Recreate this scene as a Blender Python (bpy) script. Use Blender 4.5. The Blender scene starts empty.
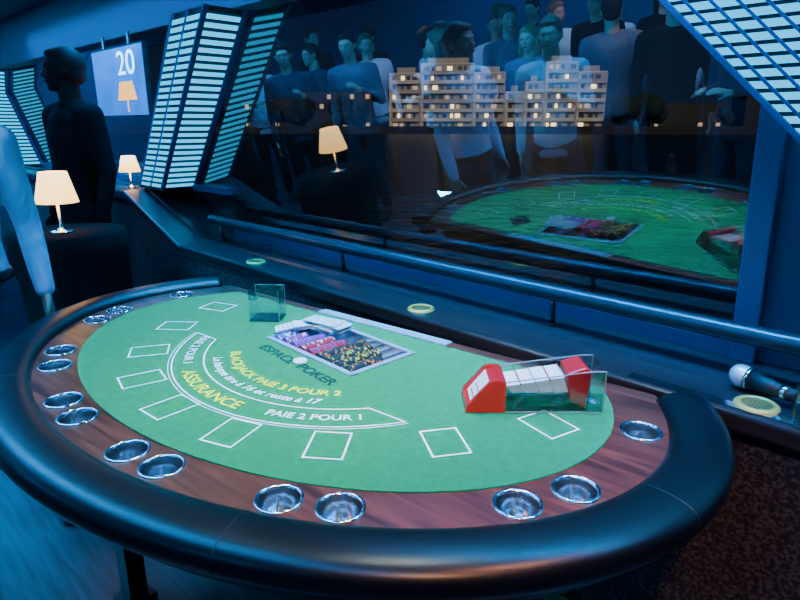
import bpy, bmesh, math, random
from mathutils import Vector, Matrix
random.seed(7)
D=bpy.data
COL=bpy.context.scene.collection
CAMZ=1.53; TZ=0.875

# ---------------------------------------------------------------- materials
def newmat(name):
    m=D.materials.new(name); m.use_nodes=True
    return m, m.node_tree.nodes, m.node_tree.links, m.node_tree.nodes['Principled BSDF']
def mat(name,col,rough=.5,metal=0,emit=None,es=0,var=.12,scale=8,bump=0,coat=0,spec=None,bscale=None):
    m,n,l,b=newmat(name)
    tc=n.new('ShaderNodeTexCoord'); ns=n.new('ShaderNodeTexNoise'); ns.inputs['Scale'].default_value=scale; ns.inputs['Detail'].default_value=4
    l.new(tc.outputs['Object'],ns.inputs['Vector'])
    r=n.new('ShaderNodeValToRGB')
    c0=[max(0,c*(1-var)) for c in col[:3]]+[1]; c1=[min(1,c*(1+var)) for c in col[:3]]+[1]
    r.color_ramp.elements[0].position=.3; r.color_ramp.elements[1].position=.7
    r.color_ramp.elements[0].color=c0; r.color_ramp.elements[1].color=c1
    l.new(ns.outputs['Fac'],r.inputs['Fac']); l.new(r.outputs['Color'],b.inputs['Base Color'])
    b.inputs['Roughness'].default_value=rough; b.inputs['Metallic'].default_value=metal
    if coat: b.inputs['Coat Weight'].default_value=coat; b.inputs['Coat Roughness'].default_value=.15
    if spec is not None: b.inputs['Specular IOR Level'].default_value=spec
    if emit: b.inputs['Emission Color'].default_value=(*emit,1); b.inputs['Emission Strength'].default_value=es
    if bump:
        bp=n.new('ShaderNodeBump'); bp.inputs['Strength'].default_value=bump; bp.inputs['Distance'].default_value=.002
        n2=n.new('ShaderNodeTexNoise'); n2.inputs['Scale'].default_value=bscale or scale*10
        l.new(tc.outputs['Object'],n2.inputs['Vector']); l.new(n2.outputs['Fac'],bp.inputs['Height']); l.new(bp.outputs['Normal'],b.inputs['Normal'])
    return m
def wood_mat(name,c0,c1,rough=.3,rot=0,scale=3):
    m,n,l,b=newmat(name)
    tc=n.new('ShaderNodeTexCoord'); mp=n.new('ShaderNodeMapping'); mp.inputs['Scale'].default_value=(1.2,14,14); mp.inputs['Rotation'].default_value=(0,0,rot)
    ns=n.new('ShaderNodeTexNoise'); ns.inputs['Scale'].default_value=scale; ns.inputs['Detail'].default_value=8; ns.inputs['Distortion'].default_value=.6
    r=n.new('ShaderNodeValToRGB'); r.color_ramp.elements[0].position=.35; r.color_ramp.elements[1].position=.68
    r.color_ramp.elements[0].color=(*c0,1); r.color_ramp.elements[1].color=(*c1,1)
    l.new(tc.outputs['Object'],mp.inputs['Vector']); l.new(mp.outputs['Vector'],ns.inputs['Vector']); l.new(ns.outputs['Fac'],r.inputs['Fac']); l.new(r.outputs['Color'],b.inputs['Base Color'])
    b.inputs['Roughness'].default_value=rough
    return m
def speckle_mat(name,c0,c1,scale=90,rough=.9):
    m,n,l,b=newmat(name)
    tc=n.new('ShaderNodeTexCoord'); v=n.new('ShaderNodeTexNoise'); v.inputs['Scale'].default_value=scale; v.inputs['Detail'].default_value=3
    r=n.new('ShaderNodeValToRGB'); r.color_ramp.elements[0].position=.45; r.color_ramp.elements[1].position=.62
    r.color_ramp.elements[0].color=(*c0,1); r.color_ramp.elements[1].color=(*c1,1)
    l.new(tc.outputs['Object'],v.inputs['Vector']); l.new(v.outputs['Fac'],r.inputs['Fac']); l.new(r.outputs['Color'],b.inputs['Base Color'])
    bp=n.new('ShaderNodeBump'); bp.inputs['Strength'].default_value=.6; bp.inputs['Distance'].default_value=.01; l.new(v.outputs['Fac'],bp.inputs['Height']); l.new(bp.outputs['Normal'],b.inputs['Normal'])
    b.inputs['Roughness'].default_value=rough
    return m
def glass_mat(name,tint=(.8,.88,.95),base=.10,rough=0.0,grazing=.6):
    m=D.materials.new(name); m.use_nodes=True; n=m.node_tree.nodes; l=m.node_tree.links; n.clear()
    o=n.new('ShaderNodeOutputMaterial'); mx=n.new('ShaderNodeMixShader'); t=n.new('ShaderNodeBsdfTransparent'); g=n.new('ShaderNodeBsdfGlossy')
    t.inputs['Color'].default_value=(*tint,1); g.inputs['Roughness'].default_value=rough; g.inputs['Color'].default_value=(1,1,1,1)
    lw=n.new('ShaderNodeLayerWeight'); lw.inputs['Blend'].default_value=.35
    mr=n.new('ShaderNodeMapRange'); mr.inputs['To Min'].default_value=base; mr.inputs['To Max'].default_value=grazing
    l.new(lw.outputs['Fresnel'],mr.inputs['Value']); l.new(mr.outputs['Result'],mx.inputs['Fac']); l.new(t.outputs[0],mx.inputs[1]); l.new(g.outputs[0],mx.inputs[2]); l.new(mx.outputs[0],o.inputs['Surface'])
    return m

M_felt=mat('felt_green',(.0,.24,.088),.95,var=.07,scale=60,bump=.25,bscale=900,spec=.02)
M_white=mat('print_white',(.92,.95,.95),.8,var=.03)
M_yellow=mat('print_yellow',(1,1,.01),.8,var=.03)
M_dkgreen=mat('print_dark',(.002,.025,.015),.8,var=.05)
M_tablewood=wood_mat('walnut_racetrack',(.045,.008,.005),(.21,.05,.028),.33)
M_leather=mat('black_vinyl',(.002,.003,.005),.34,var=.15,scale=20,bump=.12,bscale=260,spec=.42)
M_steel=mat('brushed_steel',(.75,.77,.8),.18,1,var=.04,scale=30)
M_plate=mat('satin_steel_glare',(.5,.65,.85),.4,.6,var=.04,scale=30)  # steel tinted blue to carry the glare; tray rim shares it
M_traym=mat('tray_metal',(.35,.42,.5),.35,.8,var=.04,scale=30)
M_cupsteel=mat('cup_steel',(.8,.82,.86),.14,1,var=.04,scale=30)
M_darkmetal=mat('dark_metal',(.05,.07,.09),.28,.7,var=.1)
M_black=mat('black_paint',(.008,.009,.012),.5,var=.1)
M_ledge=wood_mat('dark_counter',(.012,.011,.015),(.030,.025,.028),.28)
M_carpetwall=speckle_mat('carpet_wall',(.008,.008,.012),(.065,.06,.07))
M_frame=mat('window_frame_paint',(.02,.09,.22),.35,.3,var=.1,scale=3)
M_wall=mat('wall_paint_dark',(.02,.07,.16),.6,var=.15,scale=2)
M_ceil=mat('ceiling_dark',(.015,.025,.05),.6,var=.2,scale=3)
M_brass=mat('brass',(.95,.45,.10),.45,.4,var=.1)
M_led=mat('led_slat',(.0,.03,.06),.7,emit=(.0,.52,1.0),es=1.9,var=.02,spec=.05)
M_glass=glass_mat('window_glass',tint=(.82,.88,.93),base=.20,grazing=.75)
M_acryl=glass_mat('clear_acrylic',(.92,.96,.97),.03,.02,.45)
M_red=mat('red_plastic',(.55,.003,.008),.3,var=.05,coat=.4)
M_card=mat('card_white',(.85,.85,.85),.5,var=.03)
M_cardline=mat('card_edge_grey',(.35,.37,.4),.6,var=.05)  # plain grey line between the card slabs
M_skin=mat('skin',(.42,.23,.16),.55,var=.08)
M_skin2=mat('skin_brown_shaded',(.012,.006,.005),.75,var=.08,spec=.15)  # brown skin taken near black; silhouette shade is in the colour
M_skin3=mat('skin_light',(.6,.38,.29),.55,var=.08)
M_hair=mat('hair_dark',(.008,.006,.005),.7,var=.3,scale=60,spec=.15)
M_hair2=mat('hair_brown',(.10,.05,.025),.6,var=.3,scale=60)
M_hair3=mat('hair_blond',(.35,.22,.1),.6,var=.3,scale=60)
M_suit=mat('suit_black',(.003,.004,.005),.95,var=.15,scale=20,spec=.08)
def cloth(name,c,fold=.7):
    m,n,l,b=newmat(name); tc=n.new('ShaderNodeTexCoord'); ns=n.new('ShaderNodeTexNoise'); ns.inputs['Scale'].default_value=6; ns.inputs['Detail'].default_value=2; ns.inputs['Distortion'].default_value=1.0
    mp=n.new('ShaderNodeMapping'); mp.inputs['Scale'].default_value=(1.6,1.6,.7); l.new(tc.outputs['Object'],mp.inputs['Vector']); l.new(mp.outputs['Vector'],ns.inputs['Vector'])
    r=n.new('ShaderNodeValToRGB'); r.color_ramp.elements[0].color=(*[x*.85 for x in c],1); r.color_ramp.elements[1].color=(*c,1); l.new(ns.outputs['Fac'],r.inputs['Fac']); l.new(r.outputs['Color'],b.inputs['Base Color'])
    bp=n.new('ShaderNodeBump'); bp.inputs['Strength'].default_value=fold; bp.inputs['Distance'].default_value=.04; l.new(ns.outputs['Fac'],bp.inputs['Height']); l.new(bp.outputs['Normal'],b.inputs['Normal']); b.inputs['Roughness'].default_value=.85
    return m
M_shirtb=cloth('shirt_light_blue',(.50,.64,.86))
M_shirtw=cloth('shirt_white',(.78,.82,.88))
M_navy=cloth('navy_cloth',(.015,.022,.055))
M_grey=cloth('grey_cloth',(.08,.10,.15))
M_teal=cloth('teal_cloth',(.04,.2,.32))
M_shoe=mat('shoe_leather',(.01,.01,.012),.3,var=.1)
M_eye=mat('eye',(.3,.3,.3),.3,var=.02)
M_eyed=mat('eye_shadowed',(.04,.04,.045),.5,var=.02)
M_lip=mat('lip',(.25,.08,.06),.5,var=.05)
M_lipd=mat('lip_shaded',(.02,.008,.007),.6,var=.05)  # lip colour darkened for the silhouetted man

# ---------------------------------------------------------------- helpers
def empty(name,loc=(0,0,0),rz=0):
    e=D.objects.new(name,None); COL.objects.link(e); e.location=loc; e.rotation_euler=(0,0,rz); e.empty_display_size=.1
    return e
def link(o,parent=None):
    COL.objects.link(o)
    if parent is not None: o.parent=parent
    return o
def mk(name,verts,faces,m,parent=None,smooth=False,loc=None,rot=None):
    me=D.meshes.new(name); me.from_pydata([tuple(v) for v in verts],[],faces); me.materials.append(m); me.update()
    bm=bmesh.new(); bm.from_mesh(me); bmesh.ops.recalc_face_normals(bm,faces=bm.faces); bm.to_mesh(me); bm.free()
    if smooth: me.polygons.foreach_set('use_smooth',[True]*len(me.polygons))
    o=link(D.objects.new(name,me),parent)
    if loc: o.location=loc
    if rot: o.rotation_euler=rot
    return o
def bevel(o,w=.005,seg=2,ang=.6):
    b=o.modifiers.new('bevel','BEVEL'); b.width=w; b.segments=seg; b.limit_method='ANGLE'; b.angle_limit=ang
    return o
class MB:
    """mesh builder with several materials"""
    def __init__(s): s.v=[]; s.f=[]; s.mi=[]; s.mats=[]; s.sm=[]
    def m(s,mt):
        if mt not in s.mats: s.mats.append(mt)
        return s.mats.index(mt)
    def add(s,vs,fs,mt,smooth=False,M=None):
        k=len(s.v); i=s.m(mt)
        for v in vs: s.v.append(tuple(M@Vector(v)) if M is not None else tuple(v))
        for f in fs: s.f.append([a+k for a in f]); s.mi.append(i); s.sm.append(smooth)
    def box(s,x0,x1,y0,y1,z0,z1,mt,M=None):
        vs=[(x,y,z) for x in (x0,x1) for y in (y0,y1) for z in (z0,z1)]
        s.add(vs,[(0,1,3,2),(4,6,7,5),(0,4,5,1),(2,3,7,6),(0,2,6,4),(1,5,7,3)],mt,M=M)
    def hexa(s,c,mt,M=None):
        s.add(c,[(0,3,2,1),(4,5,6,7),(0,1,5,4),(1,2,6,5),(2,3,7,6),(3,0,4,7)],mt,M=M)
    def cyl(s,p1,r1,p2,r2,mt,n=20,smooth=True,caps=True):
        p1=Vector(p1);p2=Vector(p2); d=(p2-p1).normalized(); a=d.orthogonal().normalized(); b=d.cross(a)
        vs=[p1+(a*math.cos(t)+b*math.sin(t))*r1 for t in [2*math.pi*i/n for i in range(n)]]+[p2+(a*math.cos(t)+b*math.sin(t))*r2 for t in [2*math.pi*i/n for i in range(n)]]
        s.add(vs,[(i,(i+1)%n,n+(i+1)%n,n+i) for i in range(n)],mt,smooth)
        if caps: s.add(vs,[tuple(range(n))[::-1],tuple(range(n,2*n))],mt)
    def lathe(s,prof,mt,n=32,c=(0,0,0),smooth=True):
        vs=[];fs=[]
        for r,z in prof:
            for i in range(n):
                t=2*math.pi*i/n; vs.append((c[0]+r*math.cos(t),c[1]+r*math.sin(t),c[2]+z))
        for k in range(len(prof)-1):
            for i in range(n): fs.append((k*n+i,k*n+(i+1)%n,(k+1)*n+(i+1)%n,(k+1)*n+i))
        s.add(vs,fs,mt,smooth)
    def sphere(s,c,r,mt,nu=20,nv=12,rot=None):
        if not hasattr(r,'__len__'): r=(r,r,r)
        vs=[];fs=[]
        for j in range(nv+1):
            ph=math.pi*j/nv
            for i in range(nu):
                t=2*math.pi*i/nu; p=Vector((r[0]*math.sin(ph)*math.cos(t),r[1]*math.sin(ph)*math.sin(t),r[2]*math.cos(ph)))
                if rot is not None: p=rot@p
                vs.append(p+Vector(c))
        for j in range(nv):
            for i in range(nu): fs.append((j*nu+i,(j+1)*nu+i,(j+1)*nu+(i+1)%nu,j*nu+(i+1)%nu))
        s.add(vs,fs,mt,True)
    def cone_el(s,p1,e1,p2,e2,mt,n=20):
        vs=[(p1[0]+e1[0]*math.cos(t),p1[1]+e1[1]*math.sin(t),p1[2]) for t in [2*math.pi*i/n for i in range(n)]]+[(p2[0]+e2[0]*math.cos(t),p2[1]+e2[1]*math.sin(t),p2[2]) for t in [2*math.pi*i/n for i in range(n)]]
        s.add(vs,[(i,(i+1)%n,n+(i+1)%n,n+i) for i in range(n)]+[tuple(range(n))[::-1],tuple(range(n,2*n))],mt,True)
    def mesh(s,name,recalc=True,merge=True):
        me=D.meshes.new(name); me.from_pydata(s.v,[],s.f)
        for m_ in s.mats: me.materials.append(m_)
        me.polygons.foreach_set('material_index',s.mi); me.polygons.foreach_set('use_smooth',s.sm); me.update()
        if recalc:
            bm=bmesh.new(); bm.from_mesh(me)
            if merge: bmesh.ops.remove_doubles(bm,verts=bm.verts,dist=1e-5)
            bmesh.ops.recalc_face_normals(bm,faces=bm.faces); bm.to_mesh(me); bm.free()
        return me
    def obj(s,name,parent=None,loc=None,rz=None,recalc=True,merge=True):
        o=link(D.objects.new(name,s.mesh(name,recalc,merge)),parent)
        if loc: o.location=loc
        if rz is not None: o.rotation_euler=(0,0,rz)
        return o
def box(name,x0,x1,y0,y1,z0,z1,m,parent=None,bev=0):
    b=MB(); b.box(x0,x1,y0,y1,z0,z1,m); o=b.obj(name,parent)
    if bev: bevel(o,bev)
    return o
def eval_mesh(o):
    dg=bpy.context.evaluated_depsgraph_get(); dg.update()
    return D.meshes.new_from_object(o.evaluated_get(dg),depsgraph=dg)
def tube(name,pts,r,m,parent=None,res=10):
    cu=D.curves.new(name,'CURVE'); cu.dimensions='3D'; cu.bevel_depth=r; cu.bevel_resolution=6; cu.use_fill_caps=True
    sp=cu.splines.new('POLY'); sp.points.add(len(pts)-1)
    for i,p in enumerate(pts): sp.points[i].co=(*p,1)
    cu.materials.append(m); o=D.objects.new(name,cu); COL.objects.link(o)
    me=eval_mesh(o); D.objects.remove(o); 
    me.polygons.foreach_set('use_smooth',[True]*len(me.polygons))
    return link(D.objects.new(name,me),parent)
def text_mesh(s,size,m,extr=.0003,font_shear=0,bold=0):
    cu=D.curves.new('t','FONT'); cu.body=s; cu.size=size; cu.align_x='CENTER'; cu.align_y='CENTER'; cu.extrude=extr; cu.shear=font_shear; cu.offset=bold
    o=D.objects.new('t',cu); COL.objects.link(o); me=eval_mesh(o); D.objects.remove(o); me.materials.clear(); me.materials.append(m)
    return me
def arc_text(name,s,size,m,c,R,mid,parent,z,shear=0,xs=1.0,bold=0):
    me=text_mesh(s,size,m,font_shear=shear,bold=bold)
    for v in me.vertices:
        a=math.radians(mid)+v.co.x*xs/R; r=R-v.co.y
        v.co=(c[0]+r*math.cos(a),c[1]+r*math.sin(a),z+v.co.z)
    return link(D.objects.new(name,me),parent)

# ---------------------------------------------------------------- room shell
TAN=math.tan(math.radians(6.6))
WB=1.87
def WY(z): return WB-TAN*(z-.88)
XL,XR,YB=-9.2,2.4,-4.2
CH=2.42
wf=wood_mat('floor_planks',(.02,.022,.03),(.06,.06,.075),.35)
box('floor',XL,XR,YB,1.99,-.1,0,wf)
box('ceiling',XL-.1,XR+.1,YB-.1,2.05,CH,CH+.1,M_ceil)
box('wall_back',XL,XR,YB-.1,YB,0,CH,M_wall)
box('wall_left',XL-.1,XL,YB,1.95,0,CH,M_wall)
box('wall_right',XR,XR+.1,YB,1.95,0,CH,M_wall)
ST=[(XL,1.13),(-3.95,1.13),(-3.25,.88),(XR,.88)]
def extr(stations,prof,name,m,bev=0):
    b=MB(); rings=[[(x,y,z) for y,z in prof(zt)] for x,zt in stations]; n=len(rings[0])
    vs=[p for r in rings for p in r]; fs=[]
    for k in range(len(rings)-1):
        for i in range(n): fs.append((k*n+i,k*n+(i+1)%n,(k+1)*n+(i+1)%n,(k+1)*n+i))
    fs.append(tuple(range(n))); fs.append(tuple(range((len(rings)-1)*n,len(rings)*n)))
    b.add(vs,fs,m); o=b.obj(name)
    if bev: bevel(o,bev,3)
    return o
extr(ST,lambda z:[(1.47,z-.055),(1.47,z),(1.91,z),(1.91,z-.055)],'window_ledge',M_ledge,.012)
extr(ST,lambda z:[(1.52,0),(1.52,z-.056),(1.99,z-.056),(1.99,0)],'wall_window_lower',M_carpetwall)
extr(ST,lambda z:[(1.625,z+.001),(1.63,z+.014),(1.655,z+.014),(1.66,z+.001)],'trim_1',M_darkmetal)
box('trim_2',-.62,XR,1.484,1.515,.8802,.884,M_steel)
box('baseboard_window',XL,XR,1.495,1.519,0,.07,wood_mat('baseboard_oak',(.25,.10,.02),(.5,.22,.06),.4),bev=.004)
b=MB(); zt=2.06
b.hexa([(XL,WY(zt)-.10,zt),(XR,WY(zt)-.10,zt),(XR,2.0,zt),(XL,2.0,zt),(XL,WY(zt)-.14,CH),(XR,WY(zt)-.14,CH),(XR,2.0,CH),(XL,2.0,CH)],mat('header_paint',(.012,.03,.06),.5,var=.1,scale=3)); b.obj('wall_window_header')
def slab(b,x0,x1,z0,z1,d0,d1,m):
    b.hexa([(x0,WY(z0)-d1,z0),(x1,WY(z0)-d1,z0),(x1,WY(z0)-d0,z0),(x0,WY(z0)-d0,z0),(x0,WY(z1)-d1,z1),(x1,WY(z1)-d1,z1),(x1,WY(z1)-d0,z1),(x0,WY(z1)-d0,z1)],m)
b=MB(); slab(b,-3.25,-.44,.8805,.93,-.03,.035,M_frame); slab(b,XL,-3.25,1.131,1.17,-.03,.035,M_frame); b.obj('trim_3')
MX=-.445
g=MB(); g.add([(XL,WY(.9),.9),(MX+.03,WY(.9),.9),(MX+.03,WY(2.1),2.1),(XL,WY(2.1),2.1)],[(0,1,2,3)],M_glass); g.obj('window_1',recalc=False)
b=MB(); slab(b,MX-.03,MX+.035,.8805,2.06,-.03,.05,M_frame); bevel(b.obj('trim_4'),.004)
b=MB(); slab(b,MX+.035,XR,.8805,2.06,-.03,.015,M_wall); b.obj('wall_window_right')

# LED lattice beams
def beam(name,x0,z0,k,w,za,zb,depth,side,cell=.16,step=.034,bar=.019):
    e=empty(name); b=MB()
    X=lambda z:x0+k*(z-z0)
    def sk(b,xa,xb,za,zb,d0,d1,m):
        b.hexa([(X(za)+xa,WY(za)-d1,za),(X(za)+xb,WY(za)-d1,za),(X(za)+xb,WY(za)-d0,za),(X(za)+xa,WY(za)-d0,za),
                (X(zb)+xa,WY(zb)-d1,zb),(X(zb)+xb,WY(zb)-d1,zb),(X(zb)+xb,WY(zb)-d0,zb),(X(zb)+xa,WY(zb)-d0,zb)],m)
    h=w/2
    sk(b,-h+.012,h-.012,za,zb,.03,depth-.012,M_black)
    for xx in (-h,h-.018): sk(b,xx,xx+.018,za,zb,depth-.02,depth+.004,M_frame)
    for xx in (-h,h-.018): sk(b,xx,xx+.018,za,zb,.005,.035,M_frame)
    nr=max(1,round(w/cell))
    for i in range(1,nr): 
        xx=-h+w*i/nr; sk(b,xx-.005,xx+.005,za,zb,depth-.012,depth+.003,M_frame)
    b.obj('beam_frame',e)
    b=MB(); z=za+.02
    while z<zb-.03:
        sk(b,-h+.02,h-.02,z,z+bar,depth-.011,depth-.003,M_led)
        if side>0: sk(b,h-.011,h-.003,z,z+bar,.04,depth-.025,M_led)
        elif side<0: sk(b,-h+.003,-h+.011,z,z+bar,.04,depth-.025,M_led)
        z+=step
    b.obj('led_slats',e)
    return e
beam('led_lattice_beam',-3.96,1.02,1.0,.34,1.14,2.06,.24,1)
beam('led_lattice_beam.001',-.07,1.52,-1.03,.66,1.0,2.06,.10,-1,.055,.027,.017)
beam('led_lattice_beam.002',-7.0,1.1,-.75,.34,1.14,2.06,.26,1)
beam('led_lattice_beam.003',-8.3,1.1,1.0,.34,1.14,2.06,.26,1)
e=empty('handrail')
tube('rail_tube',[(-3.3,1.72,.995),(XR-.02,1.72,.995)],.027,M_darkmetal,e)
b=MB()
for x in (-3.2,-2.1,-1.0,.1,1.2,2.2): b.cyl((x,1.72,.975),.009,(x,1.735,.882),.009,M_darkmetal,12); b.cyl((x,1.735,.887),.022,(x,1.735,.881),.022,M_darkmetal,16)
b.obj('rail_brackets',e)
for i,x in enumerate((-.322,-1.436,-2.55)):
    b=MB(); b.lathe([(0,.006),(.036,.006),(.037,.008),(.044,.008),(.049,.004),(.05,0)],M_brass,40)
    for k in range(-4,5):
        w=math.sqrt(max(0,.034**2-(k*.0075)**2))
        if w>.005: b.box(-w,w,k*.0075-.0008,k*.0075+.0008,.006,.0075,M_darkmetal)
    b.obj('air_vent' + ('' if i==0 else '.%03d'%i),loc=(x,1.545 if i else 1.53,.8842 if i==0 else .8802))

# ---------------------------------------------------------------- blackjack table
TR=math.radians(6.6)
T=empty('blackjack_table',(-1.39,1.337,0),TR)
EC=-.33
def ell(a,b_,vcut,n=140):
    th=math.asin(min(1,(vcut-EC)/b_)); a0=th; a1=-math.pi-th
    return [(a*math.cos(a0+(a1-a0)*i/n),EC+b_*math.sin(a0+(a1-a0)*i/n)) for i in range(n+1)]
def prism(name,pts,z0,z1,m,parent):
    n=len(pts); vs=[(x,y,z0) for x,y in pts]+[(x,y,z1) for x,y in pts]
    fs=[tuple(range(n)),tuple(range(n,2*n))]+[(i,(i+1)%n,n+(i+1)%n,n+i) for i in range(n)]
    return mk(name,vs,fs,m,parent)
cup_ang=[10.5,-17,-27.5,-51.5,-59.5,-77.5,-84.5,-99.5,-107,-124.5,-133.5,-157,-167,169.5]
cups=[(.917*math.cos(math.radians(a)),EC+.64*math.sin(math.radians(a))) for a in cup_ang]
TRC=(0.0,-.245); TRA=math.radians(-8); TW,TD=.205,.118
Mtr=Matrix.Translation((TRC[0],TRC[1],0))@Matrix.Rotation(TRA,4,'Z')
def cutter():
    b=MB()
    for x,y in cups: b.cyl((x,y,TZ-.2),.0395,(x,y,TZ+.1),.0395,M_black,40)
    b.box(-TW,TW,-TD,TD,TZ-.2,TZ+.1,M_black,M=Mtr)
    return b.obj('cut')
cut=cutter()
def booled(o):
    md=o.modifiers.new('b','BOOLEAN'); md.operation='DIFFERENCE'; md.solver='EXACT'; md.object=cut
    me=eval_mesh(o); o.modifiers.clear(); o.data=me
T_loc=T.location.copy(); T.location=(0,0,0); T.rotation_euler=(0,0,0)
top=prism('wood_racetrack',ell(.985,.705,0),TZ-.035,TZ,M_tablewood,T)
felt=prism('felt_surface',ell(.858,.583,-.045),TZ,TZ+.0025,M_felt,T)
bpy.context.view_layer.update()
booled(top); booled(felt)
D.objects.remove(cut)
T.location=T_loc; T.rotation_euler=(0,0,TR)
FZ=TZ+.0027
prism('apron',ell(.90,.62,-.02),TZ-.15,TZ-.085,M_black,T)
def sweep(name,a,b_,prof,z,m,parent,n=150,t0=None,t1=None):
    th=math.asin((0-EC)/b_) if t0 is None else t0; a1=-math.pi-th if t1 is None else t1
    vs=[];fs=[];k=len(prof)
    for i in range(n+1):
        t=th+(a1-th)*i/n; c=Vector((a*math.cos(t),EC+b_*math.sin(t))); nn=Vector((math.cos(t)/a,math.sin(t)/b_)).normalized()
        for o_,h in prof: p=c+nn*o_; vs.append((p.x,p.y,z+h))
    for i in range(n):
        for j in range(k): fs.append((i*k+j,i*k+(j+1)%k,(i+1)*k+(j+1)%k,(i+1)*k+j))
    fs.append(tuple(range(k))); fs.append(tuple(range(n*k,n*k+k)))
    return mk(name,vs,fs,m,parent,True)
pr=[]
for i in range(28):
    t=2*math.pi*i/28; cx=abs(math.cos(t))**.72*math.copysign(1,math.cos(t)); sz=abs(math.sin(t))**.8*math.copysign(1,math.sin(t))
    pr.append((.064*cx,.036*sz))
sweep('armrest_pad',1.038,.758,pr,TZ-.010,M_leather,T)
for k,t in enumerate((-62,-118,-10,-170)):
    tt=math.radians(t); sweep('armrest_seam_%d'%k,1.038,.758,[(o*1.006,h*1.01) for o,h in pr],TZ-.010,M_black,T,2,tt,tt-.003)
sweep('armrest_base',1.020,.740,[(-.05,-.08),(.025,-.08),(.045,-.03),(-.05,-.03)],TZ-.010,M_black,T)
b=MB()
for x,y in cups:
    b.lathe([(.0465,0),(.046,.003),(.0435,.0042),(.0395,.003),(.0382,-.002),(.0372,-.02),(.036,-.05),(.034,-.066),(.030,-.072),(.026,-.071),(.012,-.074),(0,-.074)],M_cupsteel,40,(x,y,TZ))
b.obj('cup_holders',T)
box('dealer_edge_glare',-.30,.26,-.042,-.003,TZ+.0003,TZ+.006,M_plate,T,.001)  # added plate standing in for the blue glare strip behind the felt
b=MB()
for x,y in ((.62,-.22),(-.62,-.22),(.5,-.74),(-.5,-.74)):
    b.box(x-.03,x+.03,y-.03,y+.03,.02,TZ-.14,M_black); b.box(x-.05,x+.05,y-.05,y+.05,0,.02,M_black)
for x in (.56,-.56):
    b.box(x-.015,x+.015,-.74,-.22,.25,.28,M_black)
b.box(-.62,.62,-.24,-.2,.25,.28,M_black)
b.obj('legs',T)
def ribbon(b,pts,w,m,closed=False):
    n=len(pts); vs=[];fs=[]
    for i,p in enumerate(pts):
        p=Vector(p)
        if closed: d0=(p-Vector(pts[i-1])).normalized(); d1=(Vector(pts[(i+1)%n])-p).normalized()
        else:
            d0=(p-Vector(pts[i-1])).normalized() if i>0 else (Vector(pts[1])-p).normalized(); d1=(Vector(pts[i+1])-p).normalized() if i<n-1 else d0
        t=(d0+d1).normalized(); nn=Vector((-t.y,t.x)); q=w/2/max(.4,t.dot(d0)); vs+= [(*(p+nn*q),FZ+.0004),(*(p-nn*q),FZ+.0004)]
    r=n if closed else n-1
    for i in range(r): j=(i+1)%n; fs.append((2*i,2*i+1,2*j+1,2*j))
    b.add(vs,fs,m)
b=MB()
bx=[(-.640,-.227),(-.561,-.447),(-.415,-.631),(-.235,-.755),(-.026,-.800),(.194,-.785),(.401,-.6915),(.588,-.527),(.7265,-.315)]
for x,y in bx:
    d=Vector((x,y+.05)).normalized(); s=Vector((-d.y,d.x)); c=Vector((x,y))
    ribbon(b,[c+d*.054+s*.041,c+d*.054-s*.041,c-d*.054-s*.041,c-d*.054+s*.041],.0048,M_white,True)
AC=(.03,-.215); R0,R1=.525,.438
def arcp(R,a0,a1,n=60): return [(AC[0]+R*math.cos(math.radians(a0+(a1-a0)*i/n)),AC[1]+R*math.sin(math.radians(a0+(a1-a0)*i/n))) for i in range(n+1)]
ribbon(b,arcp(R0,-34,-154)+arcp(R1,-148,-42),.0048,M_white,True)
ribbon(b,arcp(R0+.010,-33.5,-154.5),.0025,M_white)
b.obj('printed_lines',T,recalc=False)
z=FZ+.0004
arc_text('print_insurance','ASSURANCE',.052,M_yellow,AC,.485,-99,T,z,xs=1.05,bold=.0008)
arc_text('print_pays_right','PAIE 2 POUR 1',.037,M_white,AC,.482,-58,T,z,bold=.0007)
arc_text('print_pays_left','PAIE 2 POUR 1',.037,M_white,AC,.482,-137,T,z,bold=.0006)
arc_text('print_rule','La banque tire à 16 et reste à 17',.036,M_white,AC,.400,-93,T,z,shear=.25,bold=.0006)
arc_text('print_blackjack','BLACKJACK PAIE 3 POUR 2',.041,M_yellow,AC,.350,-92,T,z,bold=.0009)
me=text_mesh('ESPACE  POKER',.048,M_dkgreen,bold=.001)
for v in me.vertices:
    p=Matrix.Rotation(math.radians(-10),4,'Z')@Vector((v.co.x*1.12,v.co.y,0)); v.co=(p.x+.005,p.y-.427,z+v.co.z)
link(D.objects.new('print_logo',me),T)

# ---------------------------------------------------------------- chip tray
MT=Matrix.Translation(T_loc)@Matrix.Rotation(TR,4,'Z')
def tw(u,v,z=0): return MT@Vector((u,v,z))
p=tw(TRC[0],TRC[1],TZ)
CT=empty('chip_tray',p,TR+TRA)
b=MB(); W=.2;Dp=.113
for (x0,x1,y0,y1) in ((-W-.012,W+.012,Dp-.004,Dp+.012),(-W-.012,W+.012,-Dp-.012,-Dp+.004),(-W-.012,-W+.004,-Dp,Dp),(W-.004,W+.012,-Dp,Dp)):
    b.box(x0,x1,y0,y1,.0028,.007,M_plate)
b.box(-W,W,-Dp,-Dp+.003,-.03,.003,M_steel); b.box(-W,W,Dp-.003,Dp,-.03,.003,M_steel)
NR=9; pitch=2*W/NR
vs=[]
for i in range(NR):
    xc=-W+pitch*(i+.5)
    for k in range(9):
        t=math.pi*k/8; vs+= [(xc-math.cos(t)*pitch/2,-Dp,-.006-math.sin(t)*.021),(xc-math.cos(t)*pitch/2,Dp,-.006-math.sin(t)*.021)]
n=len(vs)//2
b.add(vs,[(2*i,2*i+1,2*i+3,2*i+2) for i in range(n-1)],M_traym,True)
b.obj('tray_body',CT,recalc=False)
def chipmat(n,c): return mat(n,c,.45,var=.05)
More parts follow.
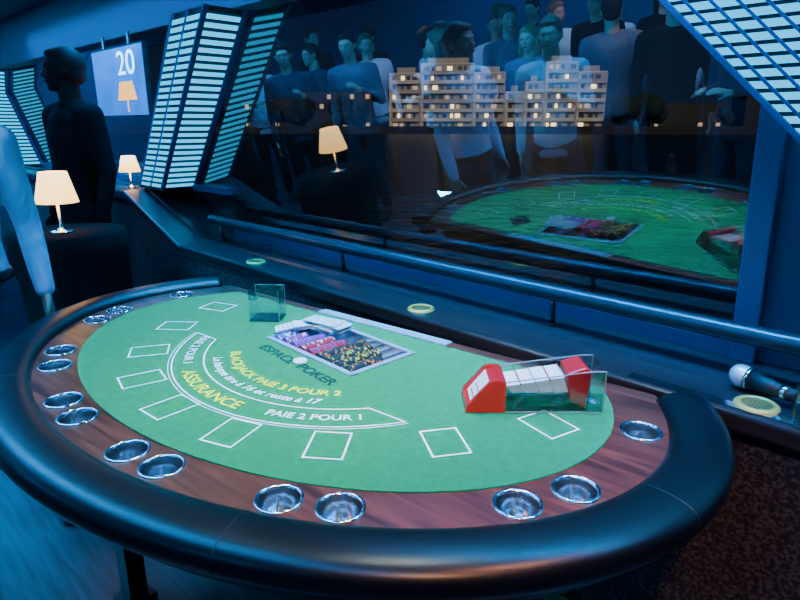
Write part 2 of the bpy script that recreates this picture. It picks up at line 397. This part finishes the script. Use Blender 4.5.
C_p=chipmat('chip_purple',(.30,.01,.30)); C_r=chipmat('chip_red',(.55,.01,.03)); C_k=chipmat('chip_black',(.015,.015,.018)); C_y=chipmat('chip_yellow',(.8,.5,.03)); C_w=chipmat('chip_white',(.75,.75,.8)); C_o=chipmat('chip_orange',(.75,.16,.02)); C_b=chipmat('chip_blue',(.04,.07,.55))
b=MB()
def chip(b,c,ax,m1,m2,r=.0195,t=.0040,ph=0):
    n=24; ax=Vector(ax).normalized(); a=ax.orthogonal().normalized(); w=ax.cross(a); c=Vector(c)
    R=[a*math.cos(2*math.pi*i/n+ph)+w*math.sin(2*math.pi*i/n+ph) for i in range(n)]
    vs=[c+q*r for q in R]+[c+q*r+ax*t for q in R]
    for i in range(n): b.add([vs[i],vs[(i+1)%n],vs[n+(i+1)%n],vs[n+i]],[(0,1,2,3)],m2 if i%8<2 else m1)
    b.add(vs,[tuple(range(n))[::-1],tuple(range(n,2*n))],m1)
rows=[(C_b,C_w,-.03),(C_p,C_w,-.03),(C_p,C_b,.01),(C_r,C_w,.01),(C_r,C_b,.02),(C_k,C_o,.065),(C_k,C_y,.05),(C_k,C_y,.04),(C_k,C_o,.01)]
for i,rw in enumerate(rows):
    xc=-W+pitch*(i+.5); y=-Dp+.006
    while y<rw[2]:
        chip(b,(xc+random.uniform(-.0006,.0006),y,-.002+random.uniform(0,.001)),(0,1,0),rw[0],rw[1],ph=random.uniform(0,6)); y+=.0044
ch=b.obj('poker_chips',recalc=False,merge=False); ch.location=p; ch.rotation_euler=(0,0,TR+TRA)
b=MB()
note=mat('banknote',(.50,.60,.60),.7,var=.4,scale=110)
zc=.019
for i in range(14):
    x=-.125+random.uniform(-.012,.012)+.012*(i%3); y=.045+random.uniform(-.008,.008); a=random.uniform(-.12,.12)+.2
    M=Matrix.Translation((x,y,zc))@Matrix.Rotation(a,4,'Z')
    b.box(-.066,.066,-.034,.034,0,.0016,note if i%3 else M_card,M=M); zc+=.0019
for i in range(9):
    M=Matrix.Translation((-.20+i*.004,-.045+i*.006,.019+i*.0019))@Matrix.Rotation(1.1+random.uniform(-.1,.1),4,'Z')
    b.box(-.045,.045,-.03,.03,0,.0016,note if i%2 else M_card,M=M)
o=b.obj('banknote_pile',recalc=True,merge=False); o.location=p; o.rotation_euler=(0,0,TR+TRA)
b=MB(); b.lathe([(0,.007),(.018,.007),(.021,.0055),(.022,.003),(.021,.0005),(0,.0005)],M_card,32); b.obj('dealer_button',loc=(-1.335,.93,FZ))

# ---------------------------------------------------------------- discard holder
edge=mat('acrylic_edge',(.22,.34,.38),.15,var=.05)
b=MB(); w,d,h,t=.105,.085,.11,.004
b.box(-w/2,-w/2+t,-d/2,d/2,t,h,M_acryl); b.box(w/2-t,w/2,-d/2,d/2,t,h,M_acryl)
b.box(-w/2+t,w/2-t,d/2-t,d/2,t,h,M_acryl); b.box(-w/2+t,w/2-t,-d/2,-d/2+t,t,h*.82,M_acryl)
for sx in (-1,1):
    for sy in (-1,1): b.box(sx*.0525-.001,sx*.0525+.001,sy*.0425-.001,sy*.0425+.001,0,.11,edge)
b.box(-.053,.053,.041,.0435,.109,.111,edge)
b.box(-.053,.053,-.0435,.0435,.0,.0045,mat('smoke_base',(.03,.04,.05),.2))
b.obj('discard_holder',loc=tw(-.387,-.20,FZ),rz=TR+.6,merge=False)

# ---------------------------------------------------------------- card shoe
S=empty('card_shoe',(-.80,1.018,FZ+.0005),math.radians(44.3)); S.scale=(.98,.98,.84)
b=MB(); Wd=.112
def wedge(pts,y0,y1,m):
    n=len(pts); vs=[(x,y0,z) for x,z in pts]+[(x,y1,z) for x,z in pts]
    b.add(vs,[tuple(range(n)),tuple(range(n,2*n))[::-1]]+[(i,(i+1)%n,n+(i+1)%n,n+i) for i in range(n)],m)
for y0 in (0,Wd-.012): wedge([(0,0),(.095,0),(.095,.092),(.075,.096),(.055,.09),(.004,.02)],y0,y0+.012,M_red)
wedge([(0,0),(.09,0),(.09,.03),(.004,.018)],.012,Wd-.012,M_red)
wedge([(.058,.082),(.075,.094),(.095,.094),(.095,.08),(.075,.08)],.012,Wd-.012,M_red)
wedge([(.014,.020),(.056,.082),(.068,.080),(.026,.018)],.0125,Wd-.0125,M_card)
b.obj('mouth_red',S)
b=MB()
for k in range(3): 
    wedge([(.02+.012*k,.031+.0165*k),(.0215+.012*k,.0335+.0165*k),(.0235+.012*k,.0325+.0165*k),(.022+.012*k,.0295+.0165*k)],.03,Wd-.03,M_red)
b.obj('card_print',S)
b=MB(); x=.1; k=0
while x<.235:
    zt_=.080+(x-.1)*.20
    wedge([(x+.012,.055),(x+.043,.058),(x+.030,zt_),(x-.004,zt_-.006)],.014,Wd-.014,M_card)
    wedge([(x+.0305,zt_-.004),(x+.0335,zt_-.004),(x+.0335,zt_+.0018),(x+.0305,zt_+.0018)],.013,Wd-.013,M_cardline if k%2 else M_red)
    x+=.0345; k+=1
b.obj('cards',S,merge=False)
b=MB(); wedge([(.092,.004),(.30,.03),(.30,.036),(.092,.055)],.008,.011,M_acryl)
wedge([(.095,.048),(.245,.053),(.245,.056),(.095,.052)],.0085,Wd-.0085,M_acryl); b.obj('card_ramp',S,merge=False)
b=MB(); wedge([(.250,.03),(.292,.006),(.300,.118),(.286,.130),(.244,.112)],.013,Wd-.013,M_red)
bevel(b.obj('weight_block',S),.003)
b=MB(); 
for y0 in (0,Wd-.004): wedge([(.096,0),(.33,0),(.33,.125),(.3,.125),(.096,.092)],y0,y0+.004,M_acryl)
b.box(.096,.33,.004,Wd-.004,0,.004,M_acryl); b.box(.326,.33,.004,Wd-.004,.004,.125,M_acryl)
for y0 in (0,Wd-.0035):
    b.box(.328,.3305,y0-.0005,y0+.003,.0,.1255,edge); b.box(.096,.33,y0-.0005,y0+.0035,.0,.0025,edge)
    wedge([(.3,.1235),(.3,.1252),(.096,.0925),(.096,.0905)],y0,y0+.0035,edge); b.box(.3,.33,y0,y0+.0035,.1235,.1252,edge)
b.obj('acrylic_body',S,merge=False)

# ---------------------------------------------------------------- microphone + glass on ledge
b=MB(); gr=mat('mic_grille',(.6,.66,.72),.4,.6,var=.3,scale=500)
c0=Vector((-.385,1.62,.9145)); dr=Vector((.96,-.25,-.035)).normalized()
b.sphere(c0,.030,gr,24,16); b.cyl(c0+dr*.018,.0305,c0+dr*.026,.0305,M_steel,24)
b.cyl(c0+dr*.026,.025,c0+dr*.09,.0185,M_black,24); b.cyl(c0+dr*.09,.0185,c0+dr*.23,.014,M_black,24); b.cyl(c0+dr*.10,.0192,c0+dr*.115,.0185,M_steel,24); b.cyl(c0+dr*.23,.009,c0+dr*.25,.009,M_steel,16)
b.obj('microphone')
b=MB(); b.lathe([(0,.0),(.028,.0),(.030,.003),(.034,.085),(.0325,.085),(.0285,.012),(0,.010)],M_acryl,32); b.lathe([(.0285,.013),(.031,.045),(0,.045)],glass_mat('drink',(.75,.7,.6),.05,.02,.3),32); b.obj('drinking_glass',loc=(-.212,1.50,.8845),merge=False)

# ---------------------------------------------------------------- lamps and side table
shade_m=mat('lamp_shade',(.9,.6,.3),.8,emit=(1,.55,.14),es=4.6,var=.02)
bulb_m=mat('bulb',(1,.8,.5),.5,emit=(1,.6,.2),es=6)
def lamp(name,loc,s=1.0,power=6):
    e=empty(name,loc); b=MB()
    b.lathe([(0,.0),(.055*s,.0),(.055*s,.008*s),(.02*s,.014*s),(.008*s,.03*s),(.007*s,.19*s),(.0,.19*s)],M_steel,28); b.obj('stand',e)
    b=MB(); b.lathe([(.103*s,.155*s),(.066*s,.31*s),(.064*s,.31*s),(.101*s,.155*s),(.103*s,.155*s)],shade_m,36); b.obj('shade',e)
    b=MB(); b.sphere((0,0,.205*s),.018*s,bulb_m,12,8); b.obj('bulb',e)
    ld=D.lights.new(name+'_light','POINT'); ld.energy=power; ld.color=(1,.55,.22); ld.shadow_soft_size=.03
    o=D.objects.new('lamp_light',ld); link(o,e); o.location=(0,0,.26*s)
    return e
LX,LY=-3.40,.96
e=empty('cocktail_table',(LX,LY,0)); b=MB()
b.lathe([(0,1.0),(.27,1.0),(.275,.99),(.275,.975),(.1,.97),(0,.97)],M_black,40); b.cyl((0,0,.02),.03,(0,0,.97),.03,M_darkmetal); b.lathe([(0,.025),(.2,.02),(.22,.0),(0,0)],M_darkmetal,40)
b.obj('bar_table',e)
b=MB(); n=48; vs=[];fs=[]
for k,(r,zz) in enumerate(((.279,1.002),(.283,.9),(.27,.6),(.25,.3),(.27,.05))):
    for i in range(n):
        t=2*math.pi*i/n; rr=r*(1+.05*k*.5*math.sin(8*t)); vs.append((rr*math.cos(t),rr*math.sin(t),zz))
for k in range(4):
    for i in range(n): fs.append((k*n+i,k*n+(i+1)%n,(k+1)*n+(i+1)%n,(k+1)*n+i))
fs.append(tuple(range(n))); b.add(vs,fs,M_suit,True); b.obj('tablecloth',e)
lamp('table_lamp',(LX+.02,LY-.03,1.003),.98,4)
lamp('table_lamp.001',(-4.13,1.60,1.131),.66,1.5)
# monitor with "20" hung from the window header
e=empty('display_screen',(-4.14,1.60,0)); b=MB(); scr=mat('screen_blue',(.0,.05,.2),.4,emit=(.0,.22,.90),es=1.1,var=.8,scale=5,spec=.1)
b.box(-.40,.42,0,.03,1.58,2.0,M_black); b.box(-.39,.41,-.003,0,1.59,1.99,scr)
for sx in (-.2,.2): b.box(sx-.012,sx+.012,.008,.02,2.0,2.075,M_darkmetal)
b.obj('screen_body',e)
me=text_mesh('20',.20,mat('screen_text',(.8,.9,1),.4,emit=(.3,.8,1),es=2.8),.001)
for v in me.vertices: v.co.x*=1.4
o=link(D.objects.new('screen_text',me),e); o.location=(.16,-.0045,1.89); o.rotation_euler=(math.pi/2,0,0)
b=MB(); om=mat('reflected_orange',(.5,.2,.02),.4,emit=(1,.42,.05),es=2.2)
b.add([(-.02,-.0045,1.68),(.28,-.0045,1.68),(.23,-.0045,1.79),(.03,-.0045,1.79)],[(0,1,2,3)],om); b.add([(.12,-.0045,1.61),(.14,-.0045,1.61),(.14,-.0045,1.68),(.12,-.0045,1.68)],[(0,1,2,3)],om); b.obj('lampshade_reflection',e)  # glowing lampshade shape standing in for a lamp's reflection

# ---------------------------------------------------------------- people
def remesh(b,vox,it=3):
    me=b.mesh('tmp',recalc=True,merge=False); o=D.objects.new('tmp',me); COL.objects.link(o)
    r=o.modifiers.new('r','REMESH'); r.mode='VOXEL'; r.voxel_size=vox; r.use_smooth_shade=True
    s=o.modifiers.new('s','SMOOTH'); s.iterations=it; s.factor=.6
    out=eval_mesh(o); D.objects.remove(o)
    return [tuple(v.co) for v in out.vertices],[tuple(p.vertices) for p in out.polygons]
def limb(b,pts,rs,m):
    for i in range(len(pts)-1): b.cyl(pts[i],rs[i],pts[i+1],rs[i+1],m,16)
    for p,r in zip(pts,rs): b.sphere(p,r,m,16,10)
def hand(w,d,side,vox):
    d=Vector(d).normalized(); thumbdir=Vector((0,-1,0)); thumbdir=(thumbdir-d*thumbdir.dot(d)).normalized() if abs(d.y)<.8 else Vector((-side,0,0))
    nrm=d.cross(thumbdir).normalized()
    if nrm.x*side>0: nrm=-nrm
    b=MB(); w=Vector(w)
    for k in range(4):
        o=(k-1.5)*.019; base=w+d*.085-thumbdir*o*1.0; limb(b,[w+d*.01-thumbdir*o*.5,base],[.015,.0125],M_skin)
        L=[.074,.082,.077,.062][k]; cur=nrm*.35
        p1=base+(d+cur*.3).normalized()*L*.45; p2=p1+(d+cur*1.4).normalized()*L*.32; p3=p2+(d+cur*2.6).normalized()*L*.25
        limb(b,[base,p1,p2,p3],[.0095,.0088,.008,.0068],M_skin)
    t0=w+d*.025+thumbdir*.02; t1=t0+(d*.6+thumbdir*.7+nrm*.2).normalized()*.045; t2=t1+(d*.9+thumbdir*.25+nrm*.3).normalized()*.032; limb(b,[t0,t1,t2],[.015,.0105,.0085],M_skin)
    limb(b,[w-d*.03,w+d*.01],[.026,.025],M_skin)
    return remesh(b,vox,2)
def head_geo():
    A=MB(); c=Vector((0,-.005,1.68))
    A.sphere(c+Vector((0,.012,.02)),(.076,.094,.092),M_skin,24,16)
    A.sphere(c+Vector((0,-.028,-.035)),(.060,.062,.078),M_skin,20,14)
    A.sphere(c+Vector((0,-.062,-.088)),(.026,.024,.022),M_skin)
    A.sphere(c+Vector((0,-.075,.022)),(.048,.018,.012),M_skin)
    A.cone_el(c+Vector((0,-.094,-.03)),(.016,.016),c+Vector((0,-.082,.012)),(.007,.008),M_skin)
    A.sphere(c+Vector((0,-.098,-.028)),(.014,.014,.010),M_skin)
    for s in (-1,1):
        A.sphere(c+Vector((s*.04,-.062,-.018)),(.02,.018,.016),M_skin)
        A.sphere(c+Vector((s*.078,.012,-.008)),(.009,.018,.032),M_skin)
    A.sphere(c+Vector((0,-.083,-.058)),(.024,.012,.008),M_skin)
    limb(A,[(0,.015,1.46),(0,.01,1.60)],[.062,.056],M_skin)
    return remesh(A,.007,3)
HEAD=head_geo()
def hair_geo(kind):
    A=MB(); c=Vector((0,-.005,1.68))
    A.sphere(c+Vector((0,.022,.03)),(.083,.098,.093),M_hair,24,16)
    A.sphere(c+Vector((0,-.03,.078)),(.062,.05,.03),M_hair)
    if kind=='long':
        limb(A,[c+Vector((0,.06,.0)),c+Vector((0,.075,-.12)),c+Vector((0,.07,-.24))],[.07,.075,.05],M_hair)
        for s in (-1,1): limb(A,[c+Vector((s*.07,.02,.02)),c+Vector((s*.082,.02,-.1)),c+Vector((s*.07,.03,-.2))],[.025,.032,.022],M_hair)
    else:
        A.sphere(c+Vector((0,.05,-.02)),(.07,.062,.06),M_hair)
    return remesh(A,.009,2)
HAIR={'short':hair_geo('short'),'long':hair_geo('long')}
def person(name,loc,face,h=1.78,top=M_suit,legs=M_suit,skin=M_skin,hair=M_hair,hk='short',pose='stand',vox=.014,stance=.0,fem=False,collar=None,turn=0,belt=False):
    sc=h/1.80; b=MB(); sw=.175 if fem else .195
    J={}
    for s in (-1,1):
        sh=Vector((s*sw,.01,1.44)); 
        if pose=='stand': el=Vector((s*(sw+.055),.03,1.15)); wr=Vector((s*(sw+.06),-.04,.90)); hd=(0,-.15,-1)
        elif pose=='hold' : el=Vector((s*(sw+.05),.02,1.16)); wr=Vector((s*.12,-.25,1.22)); hd=(-s*.5,-.7,.25)
        elif pose=='one' :
            if s<0: el=Vector((s*(sw+.05),.0,1.16)); wr=Vector((s*.14,-.24,1.30)); hd=(-s*.4,-.6,.5)
            else: el=Vector((s*(sw+.055),.03,1.15)); wr=Vector((s*(sw+.05),-.05,.90)); hd=(0,-.15,-1)
        J[s]=(sh,el,wr,hd)
    A=MB()
    zb_=.97 if belt else .86
    A.cone_el((0,.005,zb_),(.168,.125),(0,.0,1.10),(.150,.110),M_suit); A.cone_el((0,0,1.10),(.150,.110),(0,.0,1.34),(.180,.125),M_suit)
    A.cone_el((0,0,1.34),(.180,.125),(0,.012,1.47),(.125,.085),M_suit); A.sphere((0,.01,1.40),(.18,.115,.10),M_suit); A.sphere((0,.012,1.50),(.07,.07,.03),M_suit)
    for s in (-1,1):
        sh,el,wr,hd=J[s]
        limb(A,[(s*.07,.012,1.475),sh+Vector((0,0,.005))],[.058,.066],M_suit)
        limb(A,[sh,sh.lerp(el,.5),el,el.lerp(wr,.4),wr],[.066,.056,.047,.045,.036],M_suit)
    v,f=remesh(A,vox,4); b.add(v,f,top,True)
    A=MB(); A.sphere((0,.0,.93),(.165,.12,.11),M_suit)
    if belt: b.cone_el((0,.005,.965),(.170,.127),(0,.005,1.0),(.166,.124),M_shoe,32); A.cone_el((0,.005,.86),(.170,.127),(0,.005,.985),(.165,.123),M_suit)
    for s in (-1,1):
        hip=Vector((s*.09,0,.92)); kn=Vector((s*(.10+stance*.4),-.015-s*stance*.5,.50)); an=Vector((s*(.11+stance*.6),.02-s*stance,.09))
        limb(A,[hip,hip.lerp(kn,.5),kn,kn.lerp(an,.35),an],[.092,.082,.062,.062,.050],M_suit); J['a%d'%s]=an
    v,f=remesh(A,vox,4); b.add(v,f,legs,True)
    for s in (-1,1):
        A=MB(); an=J['a%d'%s]; A.sphere((an.x,an.y-.01,.055),(.042,.06,.052),M_shoe); A.sphere((an.x+s*.008,an.y-.11,.036),(.048,.10,.034),M_shoe); A.box(an.x-.035,an.x+.035,an.y-.18,an.y+.05,.003,.02,M_shoe)
        v,f=remesh(A,.009,3); b.add(v,f,M_shoe,True)
        sh,el,wr,hd=J[s]; v,f=hand(wr,hd,s,.0055); b.add(v,f,skin,True)
    RT=Matrix.Rotation(math.radians(turn),4,'Z')
    b.add(HEAD[0],HEAD[1],skin,True,M=RT); v,f=HAIR[hk]; b.add(v,f,hair,True,M=RT)
    H=MB(); c=Vector((0,-.005,1.68)); dk=skin is M_skin2
    for s in (-1,1): H.sphere(c+Vector((s*.03,-.079,.003)),(.0115,.0065,.0055),M_eyed if dk else M_eye,12,8); H.sphere(c+Vector((s*.03,-.0855,.003)),(.0045,.002,.0045),M_hair,10,6)
    H.sphere(c+Vector((0,-.0925,-.0585)),(.02,.006,.005),M_lipd if dk else M_lip,12,8)
    for i_,f in enumerate(H.f): b.add([H.v[a] for a in f],[tuple(range(len(f)))],H.mats[H.mi[i_]],True,M=RT)
    if collar: 
        b.add([(-.05,-.118,1.46),(.05,-.118,1.46),(0,-.132,1.22),(0,-.07,1.52)],[(0,2,1),(0,1,3)],collar)
    me=b.mesh(name,recalc=False); o=link(D.objects.new(name,me)); o.scale=(sc,sc,sc); o.location=(loc[0],loc[1],0.001); o.rotation_euler=(0,0,math.radians(face+90))
    return o
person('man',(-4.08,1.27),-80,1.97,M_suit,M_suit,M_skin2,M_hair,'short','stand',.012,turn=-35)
person('man.001',(-2.62,.36),0,1.83,M_shirtb,M_navy,M_skin,M_hair2,'short','stand',.012,stance=.09,belt=True)
crowd=[('man.002',(-2.35,-.25),70,1.76,M_shirtw,M_navy,M_skin,M_hair2,'short','one'),
('woman',(-1.35,-.9),110,1.70,M_navy,M_navy,M_skin3,M_hair2,'long','hold'),
('man.003',(-1.9,-1.15),60,1.83,M_suit,M_suit,M_skin,M_hair,'short','stand'),
('man.004',(-2.5,-1.4),-120,1.80,M_grey,M_navy,M_skin,M_hair,'short','one'),
('woman.001',(-3.05,-1.05),80,1.68,M_teal,M_grey,M_skin3,M_hair3,'long','hold'),
('man.005',(-3.55,-1.5),40,1.84,M_grey,M_navy,M_skin,M_hair2,'short','stand'),
('man.006',(-4.2,-1.1),-60,1.78,M_shirtw,M_suit,M_skin,M_hair,'short','hold'),
('woman.002',(-4.6,-1.7),120,1.72,M_suit,M_suit,M_skin3,M_hair,'long','one'),
('man.007',(-5.2,-1.2),30,1.80,M_shirtb,M_navy,M_skin,M_hair2,'short','stand'),
('man.008',(-5.8,-.9),100,1.79,M_navy,M_suit,M_skin,M_hair,'short','one'),
('man.009',(-3.0,-2.1),90,1.86,M_suit,M_suit,M_skin,M_hair,'short','stand'),
('woman.003',(-1.6,-1.9),75,1.73,M_grey,M_suit,M_skin3,M_hair3,'long','stand')]
CR=[person(n,l,fc,h,tp,lg,sk_,hr,hk,ps,.02) for (n,l,fc,h,tp,lg,sk_,hr,hk,ps) in crowd]
more=[(3,(-.95,-1.6),30),(8,(-2.2,-2.3),150),(0,(-3.6,-2.4),20),(7,(-2.75,-3.0),60),(5,(-4.3,-2.4),200),(4,(-5.1,-2.2),10),(2,(-5.8,-1.8),80),(6,(-1.2,-2.7),100),(9,(-1.9,-3.1),45),(1,(-3.7,-.65),150),(10,(-6.5,-1.5),0),(3,(-4.75,-.55),60),(11,(-3.4,-3.2),90),(8,(-.7,-2.3),70),(0,(-5.6,-2.9),120),(6,(-6.6,-.6),20),(2,(-4.4,-3.2),90),(9,(-5.4,-.25),40),(0,(-.75,-3.1),80),(8,(-3.95,-1.85),60),(4,(-2.45,-3.6),100),(6,(-3.2,-2.75),75)]
cnt={'man':10,'woman':4}
for i,l,fc in more:
    s_=CR[i]; base=s_.name.split('.')[0]; o=link(D.objects.new('%s.%03d'%(base,cnt[base]),s_.data)); cnt[base]+=1
    k=s_.scale[0]*random.uniform(.97,1.06); o.scale=(k,k,k); o.location=(l[0],l[1],.001); o.rotation_euler=(0,0,math.radians(fc+90))

# ---------------------------------------------------------------- exterior
def water_mat():
    m,n,l,b=newmat('river_water'); b.inputs['Base Color'].default_value=(.003,.010,.018,1); b.inputs['Roughness'].default_value=.3; b.inputs['Specular IOR Level'].default_value=.2
    tc=n.new('ShaderNodeTexCoord'); ns=n.new('ShaderNodeTexNoise'); ns.inputs['Scale'].default_value=1.6; ns.inputs['Detail'].default_value=5
    bp=n.new('ShaderNodeBump'); bp.inputs['Strength'].default_value=.6; bp.inputs['Distance'].default_value=.3
    l.new(tc.outputs['Object'],ns.inputs['Vector']); l.new(ns.outputs['Fac'],bp.inputs['Height']); l.new(bp.outputs['Normal'],b.inputs['Normal'])
    return m
b=MB(); b.box(-400,300,2.6,330,-.95,-.9,water_mat()); b.obj('river_ground')
DIST=190; cd=(-.5938,.8046)
OB=Vector((cd[0]*DIST,cd[1]*DIST,0)); rzB=math.atan2(cd[1],cd[0])-math.pi/2
BE=empty('apartment_building',OB,rzB); BE.scale=(.94,.9,.90)
M_fac=mat('facade',(.40,.36,.30),.8,var=.1,scale=.3); M_slab=mat('balcony_slab',(.62,.58,.50),.8,var=.05,scale=.5)
M_winl=mat('window_lit',(1,.7,.4),.5,emit=(1,.70,.36),es=3.4); M_wind=mat('window_dark',(.03,.03,.03),.4); M_winh=mat('window_half',(1,.7,.4),.5,emit=(1,.7,.4),es=.35)
b=MB()
blocks=[(-34,-24,6,0),(-24,-7,7,1.5),(-7,3,6,0),(3,9,4,2),(9,15,5,1),(15,25,7,.5),(25,34,6,2)]
for x0,x1,fl,off in blocks:
    b.box(x0,x1,off,14,-.1,fl*3,M_fac); b.box(x0+.15,x1-.15,off-.15,14,fl*3,fl*3+.4,M_slab)
    b.box(x0+2,x1-2,off+4,12,fl*3+.4,fl*3+2.4,M_fac)
    b.box(x0+.2,x0+1.0,off-1.3,off,0,fl*3,M_slab)
    for k in range(fl):
        z=k*3
        if k>0:
            b.box(x0+.4,x1-.4,off-1.3,off,z-.12,z+.1,M_slab); b.box(x0+.4,x1-.4,off-1.32,off-1.26,z+.1,z+1.0,M_slab if (k+int(x0))%3 else M_fac)
        x=x0+1.2
        while x<x1-1.8:
            w=random.choice((.8,1.1,1.6)); r=random.random(); b.box(x,x+w,off-.06,off,z+.5,z+2.4,M_winl if r<.17 else (M_winh if r<.32 else M_wind)); x+=w+random.choice((.7,1.1,1.9))
b.obj('facade_blocks',BE,recalc=False,merge=False)
b=MB(); MF=mat('foliage',(.006,.02,.012),.9,var=.4,scale=1)
for i in range(46):
    x=-34-random.uniform(2,70) if i%2 else 34+random.uniform(1,95); r=random.uniform(2.5,5); y=random.uniform(-6,4)
    b.cyl((x,y,-.1),.3,(x,y,r),.2,M_black,6)
    for k in range(3): b.sphere((x+random.uniform(-2,2),y+random.uniform(-2,2),r+random.uniform(0,3)),r*random.uniform(.5,.75),MF,8,6)
b.obj('riverbank_trees',loc=OB,rz=rzB,recalc=False,merge=False)
b=MB(); b.box(-190,190,-12,-9,-1,1.2,mat('quay_stone',(.02,.02,.02),.9,var=.3,scale=.5)); b.box(-190,190,-9,40,-1,-.12,M_black)
b.obj('river_quay',loc=OB,rz=rzB)
BE2=empty('office_building',OB,rzB); b=MB()
for x0,x1,hh in ((-85,-66,10),(-64,-40,12),(-120,-90,9),(48,70,8),(75,110,10)):
    b.box(x0,x1,14,26,-.1,hh,M_black); 
    for k in range(int(hh//3)):
        x=x0+1
        while x<x1-2: 
            if random.random()<.2: b.box(x,x+1.3,13.9,14,k*3+.8,k*3+2.2,M_winh)
            x+=2.6
b.obj('office_blocks',BE2,recalc=False,merge=False)

# ---------------------------------------------------------------- lights
def area(name,loc,rot,size,sy,power,col,spread=None):
    l=D.lights.new(name,'AREA'); l.shape='RECTANGLE'; l.size=size; l.size_y=sy; l.energy=power; l.color=col
    if spread: l.spread=math.radians(spread)
    o=D.objects.new(name,l); COL.objects.link(o); o.location=loc; o.rotation_euler=rot; return o
def spot(name,loc,tgt,power,col,ang=70,blend=.6,size=.06):
    l=D.lights.new(name,'SPOT'); l.energy=power; l.color=col; l.spot_size=math.radians(ang); l.spot_blend=blend; l.shadow_soft_size=size
    o=D.objects.new(name,l); COL.objects.link(o); o.location=loc; o.rotation_euler=(Vector(tgt)-Vector(loc)).to_track_quat('-Z','Y').to_euler()
    b=MB(); b.lathe([(.05,0),(.06,0),(.06,.05),(.0,.05)],M_darkmetal,24); b.obj('ceiling_spotlight_'+name,loc=(loc[0],loc[1],CH-.0505)); return o
spot('key',(-1.55,.75,2.35),(-1.5,.85,.9),100,(.70,1,.84),66,.6)
spot('key2',(-.9,.9,2.35),(-1.0,.9,.9),55,(.85,1,.9),66,.7)
spot('warm',(.1,.8,2.35),(-.6,1.0,.9),80,(1,.38,.22),50,.8)
spot('orange',(.3,-.1,2.35),(-.6,1.4,.1),110,(1,.42,.12),50,.8)
area('led_strip_header',(-2.5,1.47,2.35),(math.radians(6),0,0),7,.06,180,(.0,.34,1),100)
area('blue_fill_room',(-3.2,-.2,2.4),(0,0,0),7,.1,110,(.0,.32,1))  # unseen blue area lamp added as ambient fill over the room
area('blue_fill_far',(-7.6,.3,2.4),(0,0,0),2.4,.2,150,(.0,.36,1))  # added blue fill, brightens the end wall behind the dark man
area('blue_fill_crowd',(-3.5,.1,2.38),(math.radians(-55),0,0),5,.15,240,(.03,.38,1))  # unseen area lamp added to brighten the mirrored crowd
area('blue_fill_back',(-3.5,-3.2,2.38),(0,0,0),7,.2,160,(.02,.32,1))  # added ambient fill for the back of the room, no visible source
area('blue_fill_floor',(-2.9,-.1,.5),(math.radians(60),0,0),1.0,.1,30,(.0,.45,1))  # free-floating area lamp added to brighten the floor at lower left
spot('blue_shirt',(-2.3,-.2,2.35),(-2.7,.35,1.2),22,(.6,.8,1),60,.7)  # unseen spot aimed at the man in the blue shirt
for i,(x,y) in enumerate(((-2.2,-1.2),(-4.6,-1.1),(-3.3,-2.2))): spot('crowd%d'%i,(x,y,2.35),(x+.2,y-.1,1.2),80,(1,.86,.72),95,.8)  # unseen whitish spots added to vary the light on the crowd
sun=D.lights.new('facade_fill_sun','SUN'); sun.energy=1.6; sun.color=(1,.86,.68); so=D.objects.new('facade_fill_sun',sun); COL.objects.link(so); so.rotation_euler=Vector((cd[0]*.8,cd[1]*.8,-.45)).to_track_quat('-Z','Y').to_euler()  # added sun lamp that brightens the facade across the river
w=D.worlds.new('night'); bpy.context.scene.world=w; w.use_nodes=True; nt=w.node_tree; bg=nt.nodes['Background']
tc=nt.nodes.new('ShaderNodeTexCoord'); sp=nt.nodes.new('ShaderNodeSeparateXYZ'); cr=nt.nodes.new('ShaderNodeValToRGB')
cr.color_ramp.elements[0].color=(.010,.022,.05,1); cr.color_ramp.elements[1].color=(.002,.006,.02,1); cr.color_ramp.elements[1].position=.4
nt.links.new(tc.outputs['Generated'],sp.inputs[0]); nt.links.new(sp.outputs['Z'],cr.inputs['Fac']); nt.links.new(cr.outputs['Color'],bg.inputs['Color']); bg.inputs['Strength'].default_value=.8

cam=D.cameras.new('camera'); co=D.objects.new('camera',cam); COL.objects.link(co); co.location=(0,0,CAMZ)
cam.sensor_width=36; cam.lens=27.0; cam.clip_end=1000; cam.clip_start=.02
co.rotation_euler=(math.radians(90)-math.atan(175/600),0,math.radians(45))
bpy.context.scene.camera=co
